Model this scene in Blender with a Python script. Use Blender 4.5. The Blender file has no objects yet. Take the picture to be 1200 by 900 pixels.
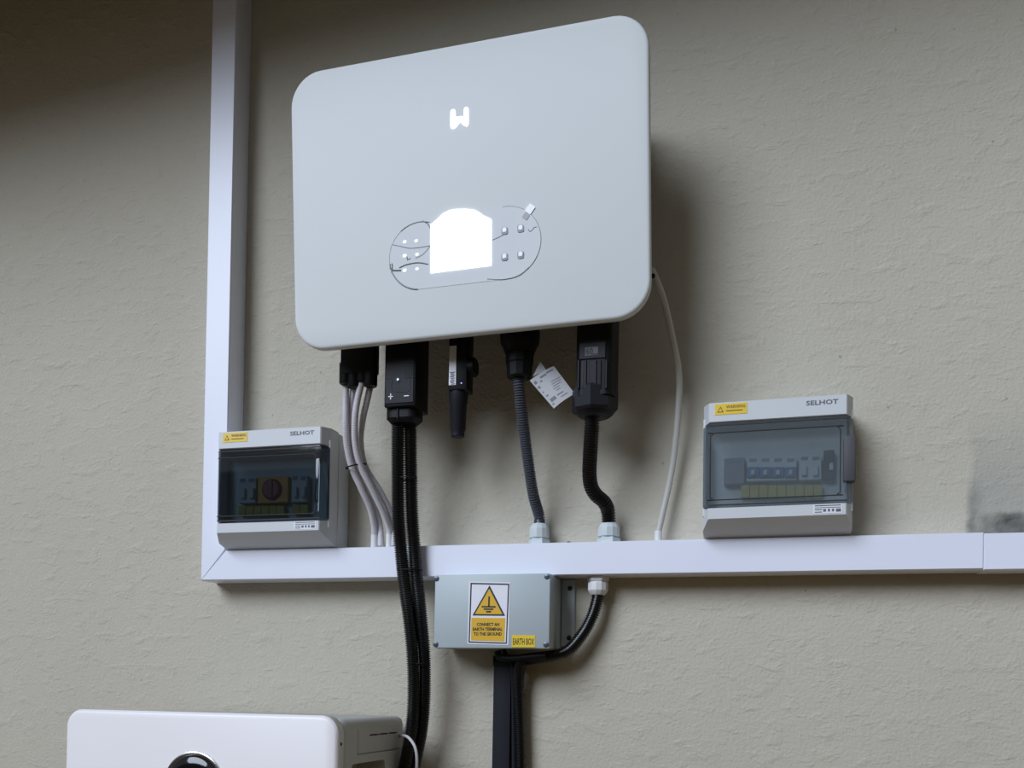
import bpy, bmesh, math, random
from mathutils import Vector, Matrix
random.seed(7)
S = bpy.context.scene
COL = S.collection
# ------------------------------------------------------------------ camera
D = 1.42          # camera distance from the wall (wall plane is y = 0)
ZC = 1.45         # eye height
F, CX, CY = 1150.0, 600.0, 800.0     # focal length and principal point, in 1200x900 pixels (upper part of a portrait shot)
yaw, pit, rol = math.radians(15.5), math.radians(0.5), math.radians(1.03)
fw = Vector((-math.sin(yaw)*math.cos(pit), math.cos(yaw)*math.cos(pit), math.sin(pit)))
rt0 = Vector((math.cos(yaw), math.sin(yaw), 0)); up0 = rt0.cross(fw)
rt = math.cos(rol)*rt0 + math.sin(rol)*up0
up = -math.sin(rol)*rt0 + math.cos(rol)*up0
EYE = Vector((0, -D, ZC))
cam = bpy.data.cameras.new('camera'); camo = bpy.data.objects.new('camera', cam); COL.objects.link(camo)
camo.matrix_world = Matrix(((rt.x, up.x, -fw.x, EYE.x), (rt.y, up.y, -fw.y, EYE.y), (rt.z, up.z, -fw.z, EYE.z), (0, 0, 0, 1)))
cam.sensor_width = 36; cam.lens = F/1200*36; cam.shift_y = (CY-450)/1200; cam.clip_start = .02
S.camera = camo
# ------------------------------------------------------------------ light
wd = bpy.data.worlds.new('overcast_sky'); S.world = wd; wd.use_nodes = True
bg = wd.node_tree.nodes['Background']; bg.inputs[0].default_value = (.86, .89, .95, 1); bg.inputs[1].default_value = .34
sun = bpy.data.lights.new('veiled_sun', 'SUN'); sun.energy = 2.9; sun.angle = math.radians(33); sun.color = (.76, .85, 1.0)
suno = bpy.data.objects.new('veiled_sun', sun); COL.objects.link(suno)
sdir = Vector((.50, .95, -.62)).normalized()
suno.rotation_euler = sdir.to_track_quat('-Z', 'Y').to_euler(); suno.location = (-2, -4, 4)
S.view_settings.view_transform = 'Standard'; S.view_settings.look = 'None'
S.view_settings.gamma = 1; S.view_settings.use_curve_mapping = False; S.view_settings.exposure = 0.0

# ------------------------------------------------------------------ helpers
def at(px, py, d):
    """the point seen at a photograph pixel, at distance d in front of the wall"""
    r = rt*((px-CX)/F) + up*(-(py-CY)/F) + fw
    return EYE + r*((-d-EYE.y)/r.y)

def mat(name, col, rough=.5, metal=0., var=.05, scale=40., bump=0., bscale=300., emit=None, coat=0., spec=.5):
    m = bpy.data.materials.new(name); m.use_nodes = True; nt = m.node_tree; p = nt.nodes['Principled BSDF']
    p.inputs['Roughness'].default_value = rough; p.inputs['Metallic'].default_value = metal
    p.inputs['Coat Weight'].default_value = coat; p.inputs['Specular IOR Level'].default_value = spec
    tc = nt.nodes.new('ShaderNodeTexCoord'); n = nt.nodes.new('ShaderNodeTexNoise')
    n.inputs['Scale'].default_value = scale; n.inputs['Detail'].default_value = 4
    nt.links.new(tc.outputs['Object'], n.inputs['Vector'])
    mx = nt.nodes.new('ShaderNodeMix'); mx.data_type = 'RGBA'
    mx.inputs[6].default_value = (*[c*(1-var) for c in col], 1); mx.inputs[7].default_value = (*[min(1, c*(1+var)) for c in col], 1)
    nt.links.new(n.outputs['Fac'], mx.inputs[0]); nt.links.new(mx.outputs[2], p.inputs['Base Color'])
    if bump:
        n2 = nt.nodes.new('ShaderNodeTexNoise'); n2.inputs['Scale'].default_value = bscale; n2.inputs['Detail'].default_value = 3
        nt.links.new(tc.outputs['Object'], n2.inputs['Vector'])
        b = nt.nodes.new('ShaderNodeBump'); b.inputs['Strength'].default_value = bump; b.inputs['Distance'].default_value = .001
        nt.links.new(n2.outputs['Fac'], b.inputs['Height']); nt.links.new(b.outputs[0], p.inputs['Normal'])
    if emit:
        p.inputs['Emission Color'].default_value = (*emit[0], 1); p.inputs['Emission Strength'].default_value = emit[1]
    return m

class G:
    """collects shapes; build() links them as one mesh object"""
    def __init__(s): s.v = []; s.f = []
    def add(s, v, f):
        o = len(s.v); s.v += [Vector(p) for p in v]; s.f += [tuple(i+o for i in q) for q in f]; return s
    def box(s, x0, x1, y0, y1, z0, z1, r=0., seg=2, M=None):
        bm = bmesh.new(); bmesh.ops.create_cube(bm, size=1)
        for v in bm.verts: v.co = Vector(((x0+x1)/2+v.co.x*(x1-x0), (y0+y1)/2+v.co.y*(y1-y0), (z0+z1)/2+v.co.z*(z1-z0)))
        if r: bmesh.ops.bevel(bm, geom=bm.edges[:], offset=r, segments=seg, profile=.5, affect='EDGES')
        bm.verts.index_update()
        vs = [M @ v.co if M else v.co.copy() for v in bm.verts]
        s.add(vs, [[v.index for v in f.verts] for f in bm.faces]); bm.free(); return s
    def loft(s, rings, caps=(True, True), closed=True):
        n = len(rings[0]); v = [p for r in rings for p in r]; f = []
        for i in range(len(rings)-1):
            for j in range(n if closed else n-1):
                k = (j+1) % n; f.append((i*n+j, i*n+k, (i+1)*n+k, (i+1)*n+j))
        if caps[0]: f.append(tuple(range(n))[::-1])
        if caps[1]: f.append(tuple(range((len(rings)-1)*n, len(rings)*n)))
        return s.add(v, f)
    def lathe(s, prof, base, axis, n=24, hexn=None, caps=(True, True)):
        """prof: (distance along axis, radius)"""
        a = Vector(axis).normalized(); t = Vector((0, 1, 0)) if abs(a.y) < .9 else Vector((1, 0, 0))
        u = a.cross(t).normalized(); w = a.cross(u); base = Vector(base)
        return s.loft([[base+a*h+(u*math.cos(2*math.pi*j/n)+w*math.sin(2*math.pi*j/n))*r for j in range(n)] for h, r in prof], caps)
    def tube(s, pts, rad, n=14, step=.004, pitch=None, depth=.12, flat=None):
        """smooth tube through pts; pitch makes it corrugated"""
        P = spline(pts); L = [0.]
        for i in range(1, len(P)): L.append(L[-1]+(P[i]-P[i-1]).length)
        T = L[-1]
        if pitch:
            m = max(2, int(T/pitch)); st = []
            for i in range(m):
                a = i*T/m; q = T/m
                st += [(a+.04*q, rad), (a+.50*q, rad), (a+.60*q, rad*(1-depth)), (a+.94*q, rad*(1-depth))]
        else:
            m = max(2, int(T/step)); st = [(i*T/m, rad) for i in range(m+1)]
        def pos(x):
            lo = 0
            for i in range(1, len(L)):
                if L[i] >= x or i == len(L)-1:
                    k = (x-L[i-1])/max(1e-9, L[i]-L[i-1]); return P[i-1].lerp(P[i], k), (P[i]-P[i-1]).normalized()
        rings = []; u = None
        for x, r in st:
            p, t = pos(min(x, T))
            if u is None:
                u = t.cross(Vector((0, 1, 0)));
                if u.length < .1: u = t.cross(Vector((1, 0, 0)))
            u = (u - t*u.dot(t)).normalized(); w = t.cross(u)
            rings.append([p+(u*math.cos(2*math.pi*j/n)+w*math.sin(2*math.pi*j/n))*r for j in range(n)])
        return s.loft(rings)
    def prism(s, poly, d0, d1):
        """polygon of (x, z) pairs extruded in y from -d0 to -d1"""
        a = [Vector((x, -d0, z)) for x, z in poly]; b = [Vector((x, -d1, z)) for x, z in poly]
        return s.loft([a, b])
    def prism_x(s, poly, x0, x1):
        """side profile of (distance from wall, z) pairs extruded along x"""
        return s.loft([[Vector((x0, -d, z)) for d, z in poly], [Vector((x1, -d, z)) for d, z in poly]])
    def mesh(s, m):
        return s.add([v.co.copy() for v in m.vertices], [tuple(p.vertices) for p in m.polygons])
    def build(s, name, material, parent=None, local=False, angle=35, flat=False):
        inv = WINV.get(parent) if parent else None
        vs = s.v if (local or inv is None) else [inv @ v for v in s.v]
        me = bpy.data.meshes.new(name); me.from_pydata([tuple(v) for v in vs], [], s.f)
        bm = bmesh.new(); bm.from_mesh(me); bmesh.ops.recalc_face_normals(bm, faces=bm.faces[:]); bm.to_mesh(me); bm.free()
        me.materials.append(material); me.update()
        if not flat:
            me.shade_smooth(); me.set_sharp_from_angle(angle=math.radians(angle))
        o = bpy.data.objects.new(name, me); COL.objects.link(o)
        if parent: o.parent = parent; WINV[o] = WINV[parent]
        return o
WINV = {}

def spline(pts, k=14):
    p = [Vector(q) for q in pts]
    if len(p) == 2: return [p[0].lerp(p[1], i/8) for i in range(9)]
    e = [p[0]*2-p[1]]+p+[p[-1]*2-p[-2]]; out = []
    for i in range(1, len(e)-2):
        a, b, c, d = e[i-1:i+3]
        for j in range(k):
            t = j/k
            out.append(.5*((2*b)+(c-a)*t+(2*a-5*b+4*c-d)*t*t+(3*b-a-3*c+d)*t**3))
    return out+[p[-1]]

def tag(o, label=None, cat=None, group=None, kind=None):
    for k, v in (('label', label), ('category', cat), ('group', group), ('kind', kind)):
        if v: o[k] = v
    return o
def thing(name, base, label, cat, group=None, rot=None):
    o = bpy.data.objects.new(name, None); COL.objects.link(o); o.empty_display_size = .02
    M = Matrix.Translation(Vector(base)) @ (rot.to_4x4() if rot else Matrix.Identity(4))
    o.matrix_world = M; WINV[o] = M.inverted(); return tag(o, label, cat, group)

def rrect(w, h, r, n=7, cx=0, cz=0):
    out = []
    for qx, qz, a0 in ((1, 1, 0), (-1, 1, 90), (-1, -1, 180), (1, -1, 270)):
        for i in range(n+1):
            a = math.radians(a0+90*i/n); out.append((cx+qx*(w/2-r)+r*math.cos(a), cz+qz*(h/2-r)+r*math.sin(a)))
    return out
def ringy(poly, y): return [Vector((x, y, z)) for x, z in poly]

def text_geo(body, width=None, height=None, bold=0., extrude=.0003, origin=(0, 0, 0), M=None, align='LEFT'):
    """lettering standing in the x-z plane, facing -y, its lower left corner at origin"""
    c = bpy.data.curves.new('lettering', 'FONT'); c.body = body; c.size = 1; c.extrude = 0; c.offset = bold; c.resolution_u = 2; c.align_x = align
    o = bpy.data.objects.new('lettering', c); COL.objects.link(o)
    dg = bpy.context.evaluated_depsgraph_get(); me = bpy.data.meshes.new_from_object(o.evaluated_get(dg))
    xs = [v.co.x for v in me.vertices]; ys = [v.co.y for v in me.vertices]
    x0, x1, y0, y1 = min(xs), max(xs), min(ys), max(ys)
    sx = width/(x1-x0) if width else None; sy = height/(y1-y0) if height else None
    sx = sx or sy; sy = sy or sx
    g = G(); vs = []
    for v in me.vertices:
        p = Vector(((v.co.x-x0)*sx, 0, (v.co.y-y0)*sy)); vs.append((M @ p if M else p)+Vector(origin))
    g.add(vs, [tuple(p.vertices) for p in me.polygons])
    bpy.data.objects.remove(o); bpy.data.curves.remove(c); bpy.data.meshes.remove(me)
    return g

def cut(o, cutters):
    """carve real pockets into a mesh"""
    for g in cutters:
        c = g.build('cutter', o.data.materials[0], o.parent) if o.parent else g.build('cutter', o.data.materials[0])
        bpy.context.view_layer.update()
        md = o.modifiers.new('carve', 'BOOLEAN'); md.object = c; md.operation = 'DIFFERENCE'; md.solver = 'EXACT'
        dg = bpy.context.evaluated_depsgraph_get(); me = bpy.data.meshes.new_from_object(o.evaluated_get(dg))
        o.modifiers.clear(); old = o.data; o.data = me; me.name = old.name
        bpy.data.meshes.remove(old); cm = c.data; WINV.pop(c, None); bpy.data.objects.remove(c); bpy.data.meshes.remove(cm)
    o.data.shade_smooth(); o.data.set_sharp_from_angle(angle=math.radians(35))

# ------------------------------------------------------------------ materials
M = {}
M['cover'] = mat('white_powder_coat', (.72, .755, .755), .6, spec=.3, var=.015, scale=8, bump=.05, bscale=900)
M['cover_rim'] = mat('rim_plastic', (.62, .62, .60), .5, var=.02)
M['heatsink'] = mat('dark_aluminium', (.10, .10, .10), .5, .3, var=.1)
M['pvc'] = mat('white_pvc', (.80, .82, .92), .35, var=.02, scale=6)
M['enclosure'] = mat('light_grey_abs', (.62, .64, .66), .42, var=.03, scale=20)
M['inner'] = mat('inner_grey_plate', (.50, .54, .53), .5, var=.05)
M['breaker'] = mat('breaker_grey', (.55, .60, .60), .5, var=.06)
M['black'] = mat('black_plastic', (.006, .006, .007), .5, var=.2, spec=.22)
M['black_face'] = mat('matt_black_plastic', (.013, .013, .018), .55, var=.15, spec=.25, bump=.15, bscale=500)
M['conduit_black'] = mat('black_conduit', (.007, .007, .008), .28, var=.2)
M['conduit_grey'] = mat('dark_grey_conduit', (.085, .095, .120), .28, var=.12)
M['conduit_white'] = mat('white_conduit', (.66, .63, .66), .45, var=.05)
M['earth_wire'] = mat('pale_grey_sheath', (.50, .49, .45), .45, var=.05)
M['gland'] = mat('pale_grey_nylon', (.60, .66, .67), .45, var=.04)
M['gland_white'] = mat('white_nylon', (.72, .72, .72), .45, var=.04)
M['ebox'] = mat('grey_green_abs', (.43, .49, .51), .45, var=.04, scale=15)
M['steel'] = mat('dark_steel', (.10, .12, .14), .4, .6, var=.2)
M['yellow'] = mat('yellow_vinyl', (.80, .56, .015), .4, var=.04)
M['amber'] = mat('amber_vinyl', (.72, .42, .01), .4, var=.04)
M['ink'] = mat('black_ink', (.012, .012, .02), .6, var=.1)
M['ink_grey'] = mat('grey_ink', (.12, .13, .15), .6, var=.1)
M['ink_brown'] = mat('brown_ink', (.16, .07, .01), .6, var=.1)
M['sticker'] = mat('white_vinyl', (.80, .80, .86), .35, var=.02)
M['paper'] = mat('label_paper', (.50, .50, .52), .7, var=.04)
M['print'] = mat('faded_print', (.20, .20, .23), .7, var=.1)
M['chrome'] = mat('chrome', (.75, .75, .76), .18, 1., var=.03)
M['gloss_black'] = mat('gloss_black', (.006, .006, .008), .08, var=.1)
M['battery'] = mat('battery_white', (.93, .89, .90), .32, var=.015, scale=8)
M['battery_rim'] = mat('battery_rim', (.70, .70, .66), .4, var=.02)
M['battery_side'] = mat('battery_grey', (.50, .50, .48), .5, var=.04, scale=15)
M['dark'] = mat('dark_cavity_plastic', (.03, .028, .028), .7, var=.2)
M['red'] = mat('red_knob', (.32, .012, .03), .4, var=.1)
M['knob_plate'] = mat('isolator_yellow', (.75, .36, .02), .45, var=.06)
M['blue'] = mat('blue_toggle', (.05, .12, .32), .4, var=.1)
M['olive'] = mat('yellow_green_strip', (.45, .36, .03), .5, var=.2, scale=120)
M['module'] = mat('mid_grey_module', (.22, .23, .26), .5, var=.08)
M['plaque'] = mat('plaque_grey', (.06, .06, .07), .5, var=.1)
M['tab'] = mat('bright_white_plastic', (.95, .95, .96), .3, var=.01)
M['latch'] = mat('smoked_grey_tab', (.085, .085, .092), .55, var=.06, spec=.2)
M['trunk_dark'] = mat('anthracite_pvc', (.013, .013, .019), .6, var=.12, spec=.12)
M['screen'] = mat('lit_display', (.9, .9, .9), .3, var=.0, emit=((.97, .99, 1.), 2.2))
M['led'] = mat('lit_logo', (.9, .9, .9), .3, var=.0, emit=((.97, .99, 1.), 1.6))
M['icon'] = mat('lit_icon', (.85, .88, .9), .3, var=.0, emit=((.9, .97, 1.), .45))
M['violet_led'] = mat('violet_led', (.3, .2, .8), .3, var=.0, emit=((.35, .25, 1.), 1.2))
M['film'] = mat('clear_film', (.71, .735, .755), .55, var=.02, spec=.35)
M['film_edge'] = mat('film_edge', (.30, .33, .35), .25, var=.1)
M['crease'] = mat('film_crease', (.16, .18, .19), .3, var=.3)

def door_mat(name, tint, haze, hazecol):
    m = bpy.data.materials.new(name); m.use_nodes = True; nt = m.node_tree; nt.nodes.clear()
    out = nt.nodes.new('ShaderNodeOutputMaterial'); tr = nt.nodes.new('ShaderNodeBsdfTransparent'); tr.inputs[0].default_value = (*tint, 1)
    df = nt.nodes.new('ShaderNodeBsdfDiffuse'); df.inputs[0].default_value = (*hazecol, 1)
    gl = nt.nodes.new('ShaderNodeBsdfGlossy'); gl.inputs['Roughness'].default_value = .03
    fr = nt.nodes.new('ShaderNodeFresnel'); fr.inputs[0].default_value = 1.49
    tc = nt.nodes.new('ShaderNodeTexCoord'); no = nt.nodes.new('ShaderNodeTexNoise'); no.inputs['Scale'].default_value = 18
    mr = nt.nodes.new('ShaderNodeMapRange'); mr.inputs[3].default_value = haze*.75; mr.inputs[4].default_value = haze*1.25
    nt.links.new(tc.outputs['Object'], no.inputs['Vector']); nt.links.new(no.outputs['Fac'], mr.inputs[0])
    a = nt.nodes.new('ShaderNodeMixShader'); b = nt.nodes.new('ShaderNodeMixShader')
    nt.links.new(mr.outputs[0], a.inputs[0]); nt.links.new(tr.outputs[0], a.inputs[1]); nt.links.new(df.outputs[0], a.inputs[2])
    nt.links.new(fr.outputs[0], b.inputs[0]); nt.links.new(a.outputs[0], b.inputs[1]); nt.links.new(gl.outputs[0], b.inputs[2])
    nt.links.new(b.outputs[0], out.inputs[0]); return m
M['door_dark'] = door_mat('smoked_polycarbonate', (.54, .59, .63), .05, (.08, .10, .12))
M['door_sky_haze'] = door_mat('smoked_polycarbonate_sky_haze', (.86, .89, .91), .16, (.36, .42, .46))  # same plastic as the other door; paler tint and haze paint in sky reflection

# wall: hand-trowelled painted render
def wall_material():
    m = bpy.data.materials.new('beige_render'); m.use_nodes = True; nt = m.node_tree; p = nt.nodes['Principled BSDF']
    N = nt.nodes.new; L = nt.links.new
    p.inputs['Roughness'].default_value = .85; p.inputs['Specular IOR Level'].default_value = .25
    tc = N('ShaderNodeTexCoord')
    def noise(scale, detail, rough=.55, stretch=(1, 1, 1), dist=0.):
        mp = N('ShaderNodeMapping'); mp.inputs['Scale'].default_value = stretch; L(tc.outputs['Object'], mp.inputs[0])
        n = N('ShaderNodeTexNoise'); n.inputs['Scale'].default_value = scale; n.inputs['Detail'].default_value = detail
        n.inputs['Roughness'].default_value = rough; n.inputs['Distortion'].default_value = dist; L(mp.outputs[0], n.inputs['Vector']); return n.outputs['Fac']
    def rng(v, a, b, c, d, smooth=False):
        r = N('ShaderNodeMapRange'); r.clamp = True
        if smooth: r.interpolation_type = 'SMOOTHSTEP'
        for i, x in zip((1, 2, 3, 4), (a, b, c, d)): r.inputs[i].default_value = x
        L(v, r.inputs[0]); return r.outputs[0]
    def mul(a, b, op='MULTIPLY'):
        k = N('ShaderNodeMath'); k.operation = op
        for i, x in enumerate((a, b)):
            if isinstance(x, (int, float)): k.inputs[i].default_value = x
            else: L(x, k.inputs[i])
        return k.outputs[0]
    def mix(f, a, b):
        k = N('ShaderNodeMix'); k.data_type = 'RGBA'; L(f, k.inputs[0])
        for i, x in ((6, a), (7, b)):
            if isinstance(x, tuple): k.inputs[i].default_value = (*x, 1)
            else: L(x, k.inputs[i])
        return k.outputs[2]
    base = mix(noise(3.2, 5), (.505, .470, .388), (.565, .525, .434))
    base = mix(rng(noise(60, 3), .55, .75, 0, .35), base, (.455, .42, .335))
    specks = rng(noise(95, 1.5, .4), .75, .79, 0, .5)
    base = mix(specks, base, (.20, .185, .155))
    # grey smeared patch above the far end of the trunking
    sx = N('ShaderNodeSeparateXYZ'); L(tc.outputs['Object'], sx.inputs[0]); X, Z = sx.outputs[0], sx.outputs[2]
    wob = rng(noise(14, 4), .3, .7, -.006, .006)
    edge = rng(mul(X, wob, 'ADD'), PX0, PX0+.012, 0, 1, True)
    fade = rng(mul(Z, rng(noise(9, 3), .3, .7, -.02, .02), 'ADD'), PZ0+.175, PZ0+.03, 0, 1, True)
    above = rng(Z, PZ0-.02, PZ0-.012, 0, 1)
    edge = mul(edge, above)
    base = mix(mul(mul(edge, fade), .42), base, (.235, .25, .245))
    # grime: a dark run down its left edge and along the trunking
    run = mul(rng(X, PX0+.030, PX0+.004, 0, 1, True), mul(edge, rng(Z, PZ0+.075, PZ0+.01, 0, 1, True)))
    strip = mul(mul(edge, rng(X, PX0+.008, PX0+.024, 0, 1)), rng(mul(Z, wob, 'ADD'), PZ0+.022, PZ0+.012, 0, 1, True))
    grime = mul(mul(run, strip, 'MAXIMUM'), rng(noise(26, 4, .6), .32, .70, .25, .85))
    base = mix(grime, base, (.045, .045, .042))
    L(base, p.inputs['Base Color'])
    # relief: trowel drags (long in x) + grain + pits
    drag = rng(noise(38, 5, .55, (.7, 1, 1.4), .3), .52, .74, 0, 1)
    grain = noise(210, 4, .6)
    big = noise(7, 3)
    h = mul(mul(drag, .38), mul(grain, .50), 'ADD'); h = mul(h, mul(big, .8), 'ADD')
    b = N('ShaderNodeBump'); b.inputs['Strength'].default_value = .85; b.inputs['Distance'].default_value = .0032
    L(h, b.inputs['Height']); L(b.outputs[0], p.inputs['Normal']); return m
q = at(1130, 618, 0); PX0, PZ0 = q.x, q.z
M['wall'] = wall_material()
M['ground'] = mat('dry_earth_yard', (.46, .31, .15), .9, var=.15, scale=3)
M['sky_blocker'] = mat('olive_sky_blocker', (.15, .125, .055), .9, var=.3, scale=2)  # for the added sky-blocking walls; olive tone warms their bounce
M['soffit'] = mat('brown_soffit_boards', (.16, .13, .10), .7, var=.15, scale=6)

# ------------------------------------------------------------------ setting
g = G().box(-4.5, 4.0, 0, .2, 0, ZC+1.75); w = g.build('wall_back', M['wall'], flat=True); tag(w, kind='structure')
g = G().box(-7, 7, -9, 0, -.1, 0); tag(g.build('floor', M['ground'], flat=True), kind='structure')
# sloping eave over the wall, lower towards the left, just above the picture
ez = lambda x: ZC+1.318+.066*x
g = G(); g.loft([[Vector((x, y, ez(x)+h)) for y, h in ((.2, 0), (-.55, 0), (-.55, .14), (.2, .14))] for x in (-4.5, 4.0)])
tag(g.build('ceiling', M['soffit'], flat=True), kind='structure')
g = G(); g.loft([[Vector((x, y, ez(x)+h)) for y, h in ((-.55, -.03), (-.575, -.03), (-.575, .15), (-.55, .15))] for x in (-4.5, 4.0)])
tag(g.build('trim_1', M['soffit'], flat=True), kind='structure')
# unseen walls added in front and at right to block low sky light
tag(G().box(-7, 4, -4.6, -4.4, 0, 2.85).build('sky_blocker_front', M['sky_blocker'], flat=True), kind='structure')
tag(G().box(2.6, 2.8, -4.4, 0, 0, 3.3).build('sky_blocker_right', M['sky_blocker'], flat=True), kind='structure')

# ------------------------------------------------------------------ cable trunking
TD = .046
vl, vr = at(240, 440, TD).x, at(268, 440, TD).x
hb, ht = at(760, 672.5, TD).z, at(640, 636, TD).z
hx = at(1153, 640, TD).x
def trunk(name, poly, label, base, group='white cable trunking runs', dz=0):
    t = thing(name, base, label, 'trunking', group)
    cx = sum(p[0] for p in poly)/len(poly); cz = sum(p[1] for p in poly)/len(poly)
    def inset(k): return [(x+(k if x < cx else -k), z+(k if z < cz else -k)) for x, z in poly]
    G().prism(poly, 0.0005, TD-.010).build('trunking_base', M['pvc'], t, flat=True)
    g = G(); g.loft([[Vector((x, -d, z)) for x, z in inset(k)] for k, d in ((0, TD-.0098), (0, TD-.0015), (.0012, TD))])
    g.build('trunking_lid', M['pvc'], t, angle=50)
    return t
ZT = ez(-.9)-.01
trunk('cable_trunking', [(vl, hb), (vr, ht), (vr, ZT), (vl, ZT)], 'upright white trunking running up the wall left of the big white inverter', (vl, 0, hb))
trunk('cable_trunking', [(vl+.0009, hb), (hx, hb), (hx, ht), (vr+.0009, ht)], 'long level white trunking under both breaker boxes, mitred at its left corner', (vl, 0, hb))
trunk('cable_trunking', [(hx+.0001, hb-.0014), (1.6, hb-.0014), (1.6, ht-.0012), (hx+.0001, ht-.0012)], 'short white trunking piece butted on at the right edge below the grey wall patch', (hx, 0, hb))

# ------------------------------------------------------------------ inverter
IW, IH, ID = .5028, .3843, .18
IC = Vector((-.4257, -ID, ZC+.6708))
Rm = Matrix.Rotation(math.hypot(math.radians(2.66), math.radians(1.01)), 3, Vector((2.66, -1.01, 0)))
inv = thing('solar_inverter', IC, 'large white wall inverter with rounded corners, lit W logo and lit display', 'inverter', rot=Rm)
INVM = WINV[inv]; Rn = Rm @ Vector((0, -1, 0))
def il(px, py, lift=0.):
    """pixel -> local x, z on the inverter's front plane"""
    r = rt*((px-CX)/F)+up*(-(py-CY)/F)+fw
    o = IC+Rn*lift; k = (o-EYE).dot(Rn)/r.dot(Rn); l = INVM @ (EYE+r*k); return (l.x, l.z)
CR = .046
def cov(inset, y): return ringy(rrect(IW-2*inset, IH-2*inset, CR-inset*.9, 9), y)
G().loft([cov(.0045, 0), cov(.0018, .0008), cov(.0004, .0026), cov(0, .006)], (True, False)).build('front_cover', M['cover'], inv, True, 60)
G().loft([cov(0, .006), cov(.0002, .012), cov(.002, .017), cov(.006, .021), cov(.05, .0215)], (False, True)).build('cover_rim', M['cover_rim'], inv, True, 60)
BZ0, BZ1 = -IH/2+.068, IH/2-.03
body = G().box(-.215, .215, .0215, .135, BZ0, BZ1, .012).build('housing', M['heatsink'], inv, True)
for i in range(17):
    x = -.19+i*.38/16
    G().box(x-.002, x+.002, .135, .152, BZ0+.03, BZ1-.01).build('cooling_fin', M['heatsink'], inv, True, flat=True)
G().box(-.10, .10, .152, .165, -.02, .10, .002).build('mounting_bracket', M['steel'], inv, True)
# logo
def ipoly(pts, y0, y1, name, m, par=inv, lift=0):
    return G().loft([ringy([il(*p) for p in pts], -y0), ringy([il(*p) for p in pts], -y1)]).build(name, m, par, True, flat=True)
ipoly([(528.2, 130.4), (529.3, 128.7), (531.2, 128.1), (532.8, 128.8), (533.6, 130.8), (533.8, 136.6), (536.2, 137.4), (538.3, 136.9), (540.3, 136.2), (542.2, 136.6), (543.9, 136.9),
       (544, 128), (545, 126.2), (546.6, 125.7), (548.2, 126.3), (549, 128), (549, 145.2), (548.3, 147.6), (546.6, 148.2), (544.4, 147.4), (541.9, 145.1), (539.6, 142.9), (537.4, 145.3), (534.6, 149.1), (532.4, 150.9), (530.2, 151), (528.5, 149.8), (528.1, 147.6)], .0, .0005, 'lit_logo', M['led'])
# operating panel under clear film
cl, cr = il(492.5, 299.5), il(593, 284.5); RL, RR = .0450, .0475
def arc(c, r, a0, a1, n): return [(c[0]+r*math.cos(math.radians(a0+(a1-a0)*i/n)), c[1]+r*math.sin(math.radians(a0+(a1-a0)*i/n))) for i in range(n+1)]
pill = arc(cl, RL, 82, 270, 22)+arc(cr, RR, 270, 450, 22)
fl = G().loft([ringy(pill, -.0001), ringy(pill, -.00045)]).build('panel_film', M['film'], inv, True)
for A_ in (arc(cl, RL, 82, 262, 20), arc(cr, RR, -80, 95, 20)): G().tube([Vector((x, -.0005, z)) for x, z in A_], .0004, 6).build('film_edge', M['film_edge'], fl, True)
def crease(pts, r, m='crease'):
    G().tube([Vector((il(*p)[0], -.0005, il(*p)[1])) for p in pts], r, 5).build('film_crease', M[m], fl, True)
for a0, a1, r in ((188, 264, .0009), (72, 128, .0007)): G().tube([Vector((x, -.0006, z)) for x, z in arc(cl, RL, a0, a1, 12)], r, 6).build('film_crease', M['crease'], fl, True)
crease([(460.5, 287), (468, 288.5), (480, 291), (493, 290), (505, 288)], .0005, 'film_edge')
crease([(457, 314), (460, 317), (470, 317)], .0010); crease([(459.5, 309), (460, 315), (459, 320)], .0008)
crease([(468, 314), (476, 310.5), (490, 308), (502, 310)], .0008); crease([(487, 303), (496, 298), (504, 289)], .00045, 'film_edge')
crease([(495, 259), (501, 262), (504.5, 268)], .0007); crease([(577, 281.5), (586, 277.5), (592, 274)], .0005, 'film_edge')
crease([(619, 269), (622, 272), (626, 266.5), (629, 266)], .0006, 'film_edge')
crease([(477, 301), (478, 305), (481, 303)], .0008, 'film_edge'); crease([(571, 327), (590, 327.5), (608, 323), (620, 313)], .0005, 'film_edge')
ipoly([(505, 320.3), (505, 263.5), (509, 260.5), (514, 256), (520, 250.5), (527, 247), (536, 245.8), (546, 245.6), (555, 246.6), (561, 248.8), (566, 252.8), (572, 255.6), (576, 257.5), (576, 311.3), (540, 316)], .0005, .0012, 'display_screen', M['screen'])  # domed top edge builds the screen's bloom into its outline
for px, py, rx in ((474.5, 283.6, 2.8), (488, 282.5, 2.6), (474.5, 300, 3.0), (489, 298.4, 2.6), (474.5, 317, 3.0), (489, 315.3, 2.6)):
    c = il(px, py); s = rx/1000*.95
    G().loft([ringy(rrect(2*s, 1.5*s, .6*s, 3, *c), -.0005), ringy(rrect(2*s, 1.5*s, .6*s, 3, *c), -.0009)]).build('indicator_icon', M['icon'], inv, True, flat=True)
for px, py in ((591.5, 270.3), (610.3, 267.6), (591.5, 301), (610.3, 298.5)):
    c = il(px, py+.5); s = .0086
    b = G().loft([ringy(rrect(s, s*1.1, .0022, 4, *c), -.0004), ringy(rrect(s, s*1.1, .0022, 4, *c), -.0013)]).build('button', M['steel'], inv, True)
    G().loft([ringy(rrect(s*.74, s*.80, .0018, 4, c[0]+.0001, c[1]+.0009), -.0013), ringy(rrect(s*.6, s*.62, .0016, 4, c[0]+.0001, c[1]+.0009), -.0020)]).build('button_cap', M['tab'], b, True)
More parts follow.
